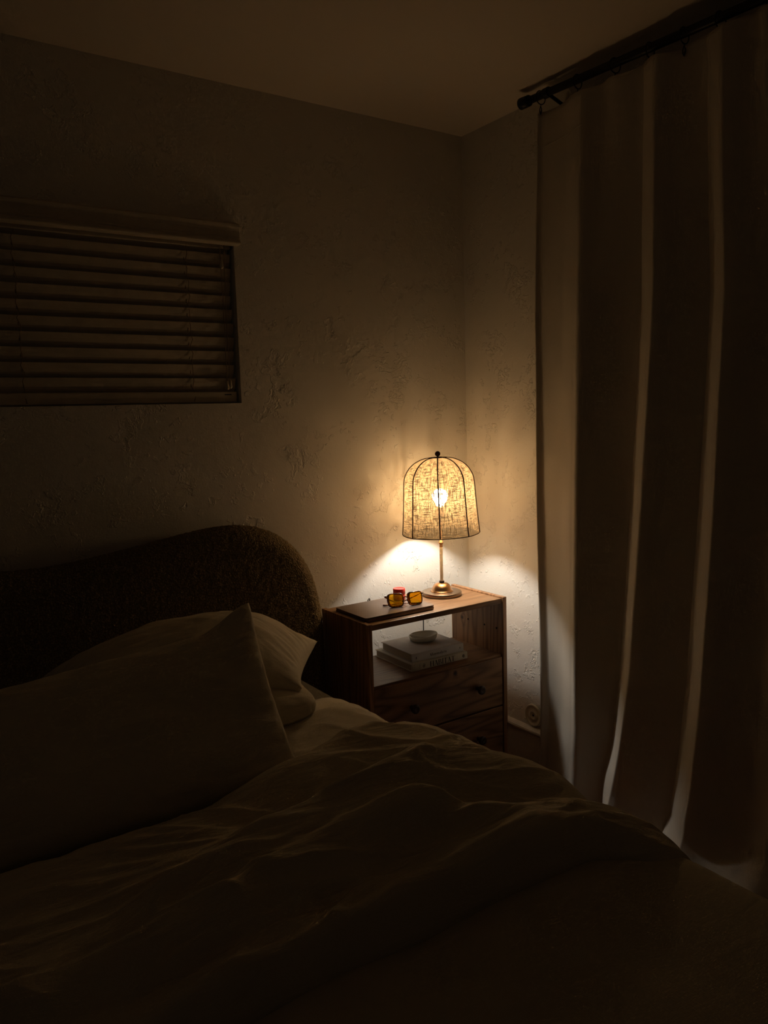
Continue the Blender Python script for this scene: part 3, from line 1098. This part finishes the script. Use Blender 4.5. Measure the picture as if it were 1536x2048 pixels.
# ---------------------------------------------------------------- lettering for the book spines
SERIF = {  # strokes in a unit-height cell: (x0,y0,x1,y1,w0,w1)
    'H': (.86, [(.17, 0, .17, 1, .15, .15), (.69, 0, .69, 1, .15, .15), (.17, .52, .69, .52, .035, .035), (.02, .015, .32, .015, .03, .03), (.02, .985, .32, .985, .03, .03), (.54, .015, .84, .015, .03, .03), (.54, .985, .84, .985, .03, .03)]),
    'A': (.80, [(.12, 0, .39, 1, .03, .05), (.39, 1, .68, 0, .15, .15), (.20, .33, .56, .33, .03, .03), (.02, .015, .24, .015, .03, .03), (.52, .015, .82, .015, .03, .03)]),
    'B': (.74, [(.17, 0, .17, 1, .15, .15), (.04, .985, .42, .985, .03, .03), (.04, .015, .44, .015, .03, .03), (.20, .53, .42, .53, .03, .03),
                (.40, .985, .54, .88, .03, .12), (.54, .88, .56, .76, .12, .15), (.56, .76, .54, .64, .15, .12), (.54, .64, .40, .53, .12, .03),
                (.42, .53, .60, .42, .03, .13), (.60, .42, .63, .27, .13, .16), (.63, .27, .60, .12, .16, .13), (.60, .12, .42, .015, .13, .03)]),
    'I': (.40, [(.19, 0, .19, 1, .15, .15), (.03, .015, .35, .015, .03, .03), (.03, .985, .35, .985, .03, .03)]),
    'T': (.74, [(.37, 0, .37, 1, .15, .15), (.22, .015, .52, .015, .03, .03), (.04, .985, .70, .985, .035, .035), (.04, 1, .03, .74, .06, .02), (.70, 1, .71, .74, .06, .02)]),
    'M': (1.0, [(.15, 0, .15, .72, .03, .03), (.15, .72, .45, 0, .13, .12), (.45, 0, .78, .72, .03, .03), (.80, 0, .80, .72, .13, .13), (.04, .01, .26, .01, .03, .03), (.66, .01, .94, .01, .03, .03), (.03, .71, .18, .71, .03, .03), (.78, .71, .93, .71, .03, .03)]),
    'i': (.30, [(.14, 0, .14, .45, .10, .10), (.13, .60, .15, .60, .09, .09), (.04, .01, .26, .01, .03, .03), (.04, .44, .14, .44, .03, .03)]),
    'n': (.56, [(.14, 0, .14, .45, .10, .10), (.17, .36, .30, .45, .03, .04), (.30, .45, .42, .36, .05, .10), (.42, .36, .42, 0, .10, .10), (.04, .01, .25, .01, .03, .03), (.33, .01, .52, .01, .03, .03)]),
    'm': (.84, [(.14, 0, .14, .45, .10, .10), (.17, .36, .28, .45, .03, .04), (.28, .45, .41, .36, .05, .10), (.41, .36, .41, 0, .10, .10), (.44, .36, .56, .45, .03, .04), (.56, .45, .69, .36, .05, .10), (.69, .36, .69, 0, .10, .10), (.04, .01, .25, .01, .03, .03), (.32, .01, .50, .01, .03, .03), (.60, .01, .80, .01, .03, .03)]),
    'a': (.46, [(.07, .38, .20, .46, .07, .03), (.20, .46, .33, .36, .03, .09), (.33, .36, .33, .05, .10, .10), (.33, .05, .42, .02, .06, .03), (.33, .28, .12, .20, .03, .07), (.12, .20, .10, .07, .08, .08), (.10, .07, .20, .0, .06, .03), (.20, 0, .32, .08, .03, .03)]),
    'l': (.29, [(.14, 0, .14, .75, .10, .10), (.04, .01, .25, .01, .03, .03), (.04, .74, .14, .74, .03, .03)]),
    's': (.38, [(.31, .38, .20, .46, .03, .03), (.20, .46, .09, .37, .04, .08), (.09, .37, .27, .18, .09, .09), (.27, .18, .28, .07, .09, .07), (.28, .07, .17, 0, .06, .03), (.17, 0, .06, .09, .03, .03)]),
    't': (.34, [(.15, .08, .15, .62, .10, .06), (.15, .08, .24, 0, .08, .03), (.24, 0, .32, .06, .03, .03), (.04, .45, .30, .45, .03, .03)]),
}


def lettering(name, text, height, stretch, tracking, mat, parent, x_mid, y, z0, depth=.00035):
    """raised ink on a plane that faces -y; x to the right, z up"""
    W = sum(SERIF[c][0] + tracking for c in text) - tracking
    bm = bmesh.new()
    cx = -W / 2
    for ch in text:
        adv, strokes = SERIF[ch]
        for (a, b, c, d, w0, w1) in strokes:
            p, q = Vector((a, b)), Vector((c, d))
            t_ = (q - p).normalized(); n_ = Vector((-t_.y, t_.x))
            quad = [p - n_ * w0 / 2, q - n_ * w1 / 2, q + n_ * w1 / 2, p + n_ * w0 / 2]
            fr = [bm.verts.new((x_mid + (cx + v.x) * height * stretch, y - depth, z0 + v.y * height)) for v in quad]
            bk = [bm.verts.new((x_mid + (cx + v.x) * height * stretch, y + .0001, z0 + v.y * height)) for v in quad]
            bm.faces.new(fr); bm.faces.new(bk[::-1])
            for k in range(4): bm.faces.new((fr[k], bk[k], bk[(k + 1) % 4], fr[(k + 1) % 4]))
        cx += adv + tracking
    bmesh.ops.recalc_face_normals(bm, faces=bm.faces)
    return mesh_obj(name, bm, mat, parent)


def book(loc, rz, L, D, T, cover, spine_mat, label):
    """origin at the middle of the spine's foot, spine faces -y, lying flat"""
    r = empty('book', loc, label, 'book', 'books stacked on the nightstand shelf', (0, 0, rz))
    c = .0025
    bm = bmesh.new()
    add_box(bm, -L / 2, L / 2, 0.004, D, 0, c, .0006)
    add_box(bm, -L / 2, L / 2, 0.004, D, T - c, T, .0006)
    mesh_obj('cover', bm, cover, r)
    box('spine', -L / 2, L / 2, 0, .004, 0, T, spine_mat, r, bev=.0012)
    box('pages', -L / 2 + .004, L / 2 - .004, .0045, D - .004, c, T - c, M_PAGES, r, bev=0)
    return r


b1 = book((-.4275, -.339, .481), math.radians(-.6), .254, .238, .0265, M_COVER2, M_COVER2, 'lower ivory book lettered HABITAT on the open shelf')
lettering('title', 'HABITAT', .0195, 1.12, .02, M_INK, b1, .010, 0, .0036)
bm = bmesh.new()
for k in range(3):
    add_tube(bm, [(-.093 + .0, -.0003, .006 + k * .0060), (-.0918, -.0003, .0085 + k * .0060)], .0008, 6)
for k in range(6):
    a = PI * k / 6
    add_tube(bm, [(-.073 - .0085 * math.cos(a) * .9, -.0003, .0132 - .0085 * math.sin(a)), (-.073 + .0085 * math.cos(a) * .9, -.0003, .0132 + .0085 * math.sin(a))], .0005, 6)
mesh_obj('spine_ornament', bm, plain('grey_ink', (.20, .19, .17), .7, .2), b1)
bm = bmesh.new()
add_tube(bm, [(.108 + .0042 * math.cos(2 * PI * k / 20), -.0003, .0132 + .0052 * math.sin(2 * PI * k / 20)) for k in range(20)], .0008, 6, closed=True)
for k in range(4):
    a = PI / 4 * (2 * k + 1) / 1
    add_tube(bm, [(.108, -.0003, .0132), (.108 + .004 * math.cos(a), -.0003, .0132 + .005 * math.sin(a))], .0005, 6)
mesh_obj('publisher_mark', bm, M_INK, b1)

b2 = book((-.4235, -.323, .5076), math.radians(-1.2), .234, .200, .0305, M_COVER1, M_COVER1S, 'upper grey book lettered Minimalista, holding the small dish')
lettering('title', 'Minimalista', .0130, 1.05, .03, M_INK, b2, .0, 0, .0105)
for nm, x in (('volume_mark', -.098), ('publisher_mark', .100)):
    bm = bmesh.new()
    add_tube(bm, [(x, -.0003, .011), (x + .0012, -.0003, .0145), (x, -.0003, .018), (x - .0012, -.0003, .0145)], .0006, 6, closed=True)
    add_tube(bm, [(x, -.0003, .0105), (x, -.0003, .0185)], .0005, 6)
    mesh_obj(nm, bm, M_INK, b2)


def dish():
    r = empty('dish', (-.402, -.203, .5382), 'small pale stoneware dish with a divider on top of the books', 'dish', rot=(0, 0, math.radians(-20)))
    # shallow oval bowl, one side of the rim rolled inwards
    n, rows = 64, []
    prof = [(0, .0015), (.55, .0015), (.80, .006), (.97, .0155), (1.0, .0172), (1.06, .0175), (1.09, .0160), (1.02, .006), (.84, .0004), (0, 0)]
    for t_, z in prof:
        row = []
        for k in range(n):
            a = 2 * PI * k / n
            sq = 1 + .06 * math.cos(2 * a + .6) + .03 * math.cos(3 * a)
            rr_ = max(t_, .001)
            x = .0475 * rr_ * sq * math.cos(a); y = .040 * rr_ * sq * math.sin(a)
            row.append((x, y, z * (1.35 + .3 * math.cos(a - .4) * (t_ > .5))))
        rows.append(row)
    grid_obj('bowl', rows, M_CERAMIC, r, closed_u=True)
    P = [Vector((-.047, .012, .0215)), Vector((-.030, .004, .0200)), Vector((-.010, -.004, .0170)), Vector((.012, -.014, .0165)), Vector((.030, -.028, .0230))]
    pts = [catmull(P, k * .125) for k in range(33)]
    bm = bmesh.new()
    L = []
    for q in pts:
        L.append([bm.verts.new((q.x, q.y, .0012)), bm.verts.new((q.x, q.y, q.z)), bm.verts.new((q.x + .0022, q.y + .003, q.z + .0008)), bm.verts.new((q.x + .003, q.y + .0045, .0012))])
    for a, b in zip(L[:-1], L[1:]):
        for k in range(4): bm.faces.new((a[k], a[(k + 1) % 4], b[(k + 1) % 4], b[k]))
    bm.faces.new(L[0]); bm.faces.new(L[-1][::-1])
    bmesh.ops.recalc_face_normals(bm, faces=bm.faces)
    mesh_obj('divider', bm, M_CERAMIC, r, True)
    return r


dish()


# ---------------------------------------------------------------- round plate low on the right wall
def plate():
    r = empty('outlet_cover', (0, -.382, .200), 'round cream cover plate with a dark centre hole low on the wall', 'cover plate')
    Rm = Matrix.Rotation(-PI / 2, 4, 'Y')
    for nm, prof, m in (('disc', [(.0455, 0), (.0455, .0045), (.0435, .0085), (.0405, .0098), (.0370, .0085), (.0345, .0060), (.0205, .0058), (.0185, .0085), (.0150, .0095), (.0125, .0085), (.0105, .0060), (.0030, .0058)], M_PLATE),
                        ('centre_hole', [(.0042, .0058), (.0042, .0066), (0, .0066)], M_HOLE)):
        ob = lathe(nm, prof, m, r, 48)
        ob.matrix_local = Rm
    return r


plate()


# ---------------------------------------------------------------- blind
def blind():
    r = empty('window_blind', (-1.66, 0, 1.442), 'closed cream slatted blind with a moulded valance filling the window', 'blind')
    O = Vector((-1.66, 0, 1.442))
    xr, xl = -.988, -2.332
    prof = [(-.0, 1.962), (-.030, 1.962), (-.034, 1.965), (-.034, 1.969), (-.029, 1.972), (-.026, 1.978), (-.0275, 1.9835), (-.024, 1.986), (-.022, 2.006), (-.0235, 2.013), (-.027, 2.019), (-.0285, 2.026), (-.027, 2.031), (0, 2.031)]
    bm = bmesh.new()
    ends = [[bm.verts.new((x - O.x, y - O.y, z - O.z)) for y, z in prof] for x in (xl, xr)]
    n = len(prof)
    for k in range(n): bm.faces.new((ends[0][k], ends[0][(k + 1) % n], ends[1][(k + 1) % n], ends[1][k]))
    bm.faces.new(ends[0]); bm.faces.new(ends[1][::-1])
    bmesh.ops.recalc_face_normals(bm, faces=bm.faces)
    mesh_obj('valance', bm, M_BLIND, r)
    box('head_rail', WX0 + .006 - O.x, WX1 - .008 - O.x, .012, .062, 1.953 - O.z, 1.995 - O.z, M_BLIND, r)
    # slats: top edge towards the room, gentle crown
    bm = bmesh.new()
    pitch = .0456
    for s in range(11):
        zt = 1.526 + pitch * s
        x1 = WX1 - .011 - .006 * math.sin(s * 1.3) * .5
        x0 = WX0 + .010
        secs = []
        for k in range(7):
            f = k / 6
            z = zt - f * .0505
            y = .0165 + f * .0215 - .0042 * math.sin(f * PI)
            secs.append((y, z))
        nx = 24
        grid = []
        for j in range(nx + 1):
            x = x0 + (x1 - x0) * j / nx
            sag = .0008 * math.sin(x * 3 + s)
            ring = [bm.verts.new((x - O.x, y - O.y, z - O.z + sag)) for y, z in secs] + [bm.verts.new((x - O.x, y + .0028 - O.y, z - O.z + sag + .0004)) for y, z in secs[::-1]]
            grid.append(ring)
        m_ = len(grid[0])
        for a, b in zip(grid[:-1], grid[1:]):
            for k in range(m_): bm.faces.new((a[k], a[(k + 1) % m_], b[(k + 1) % m_], b[k]))
        bm.faces.new(grid[0]); bm.faces.new(grid[-1][::-1])
    bmesh.ops.recalc_face_normals(bm, faces=bm.faces)
    ob = mesh_obj('slats', bm, M_BLIND, r)
    box('bottom_rail', WX0 + .010 - O.x, WX1 - .009 - O.x, .012, .034, 1.4455 - O.z, 1.482 - O.z, M_BLIND, r, bev=.004, seg=3)
    box('rail_label', -1.055 - O.x, -1.030 - O.x, .0112, .0122, 1.4695 - O.z, 1.4725 - O.z, M_HOLE, r, bev=0)
    # ladder strings
    for x, w in ((-1.163, .004), (-1.678, -.006)):
        bm = bmesh.new()
        pts = []
        for s in range(12):
            zt = 1.526 + pitch * (10 - s) + .002
            pts += [Vector((x + .003 * math.sin(s * 2.1) - O.x, .0150, zt + .010 - O.z)), Vector((x + w + .003 * math.cos(s * 1.7) - O.x, .0135, zt - .012 - O.z))]
        pts.append(Vector((x - O.x, .0105, 1.450 - O.z)))
        add_tube(bm, pts, .0011, 6)
        for s in range(10):
            zt = 1.526 + pitch * s
            add_tube(bm, [Vector((x - .004 - O.x, .0215, zt - .016 - O.z)), Vector((x - .003 - O.x, .0235, zt - .029 - O.z))], .0016, 6)
        mesh_obj('ladder_cord', bm, M_STRING, r, True)
    # lift and tilt cords with their tassels
    for x, z1, w in ((-1.046, 1.914, .004), (-1.048, 1.516, -.002), (-1.037, 1.520, .003)):
        P = [Vector((x + w - O.x, .002, 1.965 - O.z)), Vector((x - w * .5 - O.x, .002, (1.965 + z1) / 2 - O.z)), Vector((x - O.x, .002, z1 - O.z))]
        cd = tube('pull_cord', [catmull(P, k * .1) for k in range(21)], .0010, M_STRING, r, 6)
        lathe('tassel', [(.0015, .002), (.0032, 0), (.0055, -.012), (.0068, -.022), (.0060, -.027), (.002, -.029)], M_TASSEL, cd, 18, (x - O.x, .002, z1 - O.z))
    return r


blind()


# ---------------------------------------------------------------- curtain, rod, rings
def rodpt(y):                       # the rod sags a little away from the corner
    return Vector((-.100, y, 2.4365 + (y + .44) * .036))


def curtain_rod():
    r = empty('curtain_rod', (0, -1.2, 2.42), 'black metal curtain rod with a rounded end cap below the ceiling', 'curtain rod')
    O = Vector((0, -1.2, 2.42))
    tube('rod', [rodpt(y) - O for y in (-.445, -1.0, -1.6, -2.4, -3.2)], .0125, M_BLACK, r, 24)
    d = (rodpt(-1) - rodpt(-.4)).normalized()
    a = rodpt(-.448)
    tube('end_cap', [a + d * .030 - O, a + d * .029 - O, a + d * .001 - O, a - d * .010 - O, a - d * .013 - O, a - d * .0135 - O], [.0135, .0180, .0190, .0190, .0160, .001], M_BLACK, r, 28)
    for y in (-.560, -2.9):
        c = rodpt(y)
        bm = bmesh.new()
        add_tube(bm, [c - O + Vector((0, -.011, 0)), c - O + Vector((0, .011, 0))], .0165, 24)
        add_tube(bm, [c - O + Vector((.012, 0, -.004)), c - O + Vector((.05, 0, -.016)), Vector((-.006, y, c.z - .030)) - O], .0058, 12)
        add_tube(bm, [Vector((-.008, y, c.z - .030)) - O, Vector((-.0005, y, c.z - .030)) - O], .019, 24)
        mesh_obj('bracket', bm, M_BLACK, r, False)
    return r


curtain_rod()

# crest / valley table of the curtain: for each knot, (x, y) at five heights
ZL = [2.385, 1.70, 1.09, .55, .12, .0]
KN = [
    # y at each level                                   x at each level
    ([-.498, -.484, -.492, -.500, -.503, -.503], [-.058, -.058, -.060, -.060, -.060, -.06]),
    ([-.510, -.494, -.504, -.512, -.516, -.516], [-.092, -.098, -.102, -.100, -.098, -.10]),
    ([-.540, -.522, -.532, -.545, -.550, -.550], [-.084, -.088, -.088, -.085, -.084, -.09]),
    ([-.640, -.620, -.620, -.615, -.610, -.610], [-.098, -.100, -.102, -.094, -.090, -.09]),
    ([-.715, -.705, -.700, -.695, -.690, -.690], [-.122, -.132, -.138, -.134, -.128, -.13]),
    ([-.744, -.742, -.737, -.730, -.728, -.728], [-.122, -.142, -.150, -.146, -.140, -.14]),
    ([-.790, -.790, -.780, -.770, -.755, -.755], [-.100, -.116, -.118, -.110, -.104, -.10]),
    ([-.850, -.870, -.850, -.825, -.785, -.780], [-.112, -.088, -.084, -.082, -.080, -.08]),
    ([-.935, -.925, -.893, -.856, -.806, -.800], [-.098, -.083, -.080, -.080, -.080, -.085]),
    ([-.958, -.941, -.909, -.872, -.822, -.815], [-.106, -.089, -.087, -.088, -.092, -.105]),
    ([-1.000, -1.000, -.968, -.935, -.880, -.870], [-.126, -.132, -.132, -.140, -.146, -.165]),
    ([-1.020, -1.025, -.995, -.962, -.905, -.895], [-.120, -.136, -.137, -.144, -.150, -.170]),
    ([-1.060, -1.085, -1.055, -1.020, -.975, -.965], [-.095, -.108, -.108, -.112, -.118, -.14]),
    ([-1.140, -1.157, -1.134, -1.104, -1.062, -1.050], [-.100, -.086, -.083, -.082, -.086, -.12]),
    ([-1.165, -1.173, -1.150, -1.120, -1.078, -1.066], [-.108, -.091, -.089, -.089, -.094, -.14]),
    ([-1.205, -1.228, -1.215, -1.192, -1.160, -1.150], [-.124, -.130, -.136, -.146, -.156, -.19]),
    ([-1.225, -1.252, -1.240, -1.220, -1.190, -1.180], [-.120, -.132, -.140, -.150, -.160, -.20]),
    ([-1.275, -1.310, -1.300, -1.285, -1.260, -1.250], [-.096, -.112, -.116, -.120, -.126, -.195]),
    ([-1.320, -1.365, -1.365, -1.350, -1.340, -1.330], [-.118, -.104, -.104, -.106, -.110, -.19]),
    ([-1.375, -1.430, -1.435, -1.425, -1.420, -1.410], [-.104, -.122, -.122, -.124, -.128, -.19]),
    ([-1.440, -1.490, -1.510, -1.505, -1.500, -1.500], [-.114, -.104, -.100, -.100, -.104, -.17]),
    ([-1.520, -1.560, -1.590, -1.580, -1.570, -1.570], [-.094, -.128, -.130, -.130, -.134, -.20]),
    ([-1.610, -1.650, -1.690, -1.680, -1.670, -1.670], [-.116, -.090, -.086, -.086, -.090, -.15]),
    ([-1.700, -1.740, -1.790, -1.790, -1.780, -1.780], [-.096, -.134, -.138, -.138, -.140, -.20]),
    ([-1.810, -1.850, -1.900, -1.900, -1.890, -1.890], [-.100, -.090, -.086, -.086, -.090, -.15]),
    ([-1.900, -1.940, -1.980, -1.980, -1.980, -1.980], [-.100, -.100, -.100, -.100, -.100, -.16]),
]


def lev(tab, z):
    if z >= ZL[0]: return tab[0]
    for k in range(len(ZL) - 1):
        if z >= ZL[k + 1]:
            f = (ZL[k] - z) / (ZL[k] - ZL[k + 1])
            return tab[k] * (1 - f) + tab[k + 1] * f
    return tab[-1]


def curtain():
    ns = 14 * (len(KN) - 1)
    zs = [2.385 - (2.385 - .03) * k / 150 for k in range(151)]
    rows = []
    for z in zs:
        P = [Vector((lev(kx, z), lev(ky, z), 0)) for ky, kx in KN]
        row = []
        for j in range(ns + 1):
            q = catmull(P, j / 14)
            w = 1 - sstep(2.1, 2.385, z)
            q.x += .0035 * w * N(q.y * 5, z * 1.3, 2) + .0012 * N(q.y * 20, z * 5, 7)
            q.y += .004 * w * N(q.y * 4, z * 1.6, 11)
            # hem edge wanders
            if j < 30: q.y += .004 * N(1, z * 2.4, 5) * (1 - j / 30)
            # break of the cloth just above the floor
            low = sstep(.32, .06, z)
            q.x -= .016 * low * (1 + N(q.y * 9, z * 6, 3))
            # top edge dips between clips
            zz = z
            if z > 2.30:
                ph = ((q.y + .528) / .148) % 1.0
                zz = z - .007 * math.sin(ph * PI) * sstep(2.30, 2.385, z)
            row.append(Vector((q.x, q.y, zz)))
        rows.append(row)
    # puddle on the floor
    for k in range(1, 15):
        f = k / 14
        row = []
        P = [Vector((lev(kx, 0), lev(ky, 0), 0)) for ky, kx in KN]
        for j in range(ns + 1):
            b = rows[150][j]
            q = catmull(P, j / 14)
            out = .085 * f * (.8 + .5 * N(q.y * 4, 3, 1)) * sstep(-.50, -.60, q.y)
            zz = .006 + .024 * (1 - f) ** 2 + .012 * math.sin(f * PI) * (1 + N(q.y * 7, f * 2, 6))
            row.append(Vector((b.x + (q.x - b.x) * f - out * .55, b.y - out * .35, zz)))
        rows.append(row)
    rows_ = [[p for p in r_] for r_ in rows]
    o = grid_obj('curtain', rows_, M_CURTAIN)
    so = o.modifiers.new('s', 'SOLIDIFY'); so.thickness = .0016; so.offset = 0
    meta(o, 'floor-length off-white linen curtain in deep folds along the right wall', 'curtain')
    return o


cur = curtain()
# stitched seam of the heading tape
bm = bmesh.new()
z = 2.272
P = [Vector((lev(kx, z), lev(ky, z), 0)) for ky, kx in KN]
pts = [catmull(P, j / 14) for j in range(2, 14 * 5)]
add_tube(bm, [Vector((p.x - .0016, p.y + .0004, z)) for p in pts], .0010, 6)
mesh_obj('heading_seam', bm, M_CURTAIN, cur, True)


def ring_proto():
    r = bpy.data.objects.new('curtain_ring', None)
    link(r)
    tube('ring', [(.0215 * math.cos(2 * PI * k / 32), 0, -.0065 + .0215 * math.sin(2 * PI * k / 32)) for k in range(32)], .0017, M_BLACK, r, 8, closed=True)
    bm = bmesh.new()
    add_tube(bm, [(0, 0, -.027), (.001, 0, -.033)], .0014, 8)
    add_tube(bm, [(0, -.0045, -.044), (0, 0, -.033), (0, .0045, -.044), (0, .0035, -.052), (0, 0, -.060), (0, -.0035, -.052)], [.0014, .002, .0014, .0022, .0018, .0022], 8, closed=True)
    mesh_obj('clip', bm, M_BLACK, r, True)
    return r


ring_names = ['black clip ring nearest the rod end cap, beside the wall bracket', 'second black clip ring from the rod end cap',
              'third black clip ring from the rod end cap', 'fourth black clip ring from the rod end cap', 'fifth black clip ring from the rod end cap',
              'sixth black clip ring from the rod end cap', 'black clip ring nearest the right edge of the photo']
rp = ring_proto()
for k, y in enumerate((-.531, -.693, -.841, -.967, -1.080, -1.190, -1.325)):
    if k == 0: rr_ = rp
    else:
        rr_ = rp.copy(); COL.objects.link(rr_)
        for ch in list(rp.children):
            c_ = ch.copy(); COL.objects.link(c_); c_.parent = rr_
    rr_.location = rodpt(y)
    rr_.rotation_euler = (0, 0, .12 * math.sin(k * 2.3))
    meta(rr_, ring_names[k], 'curtain ring', 'curtain rings on the rod')
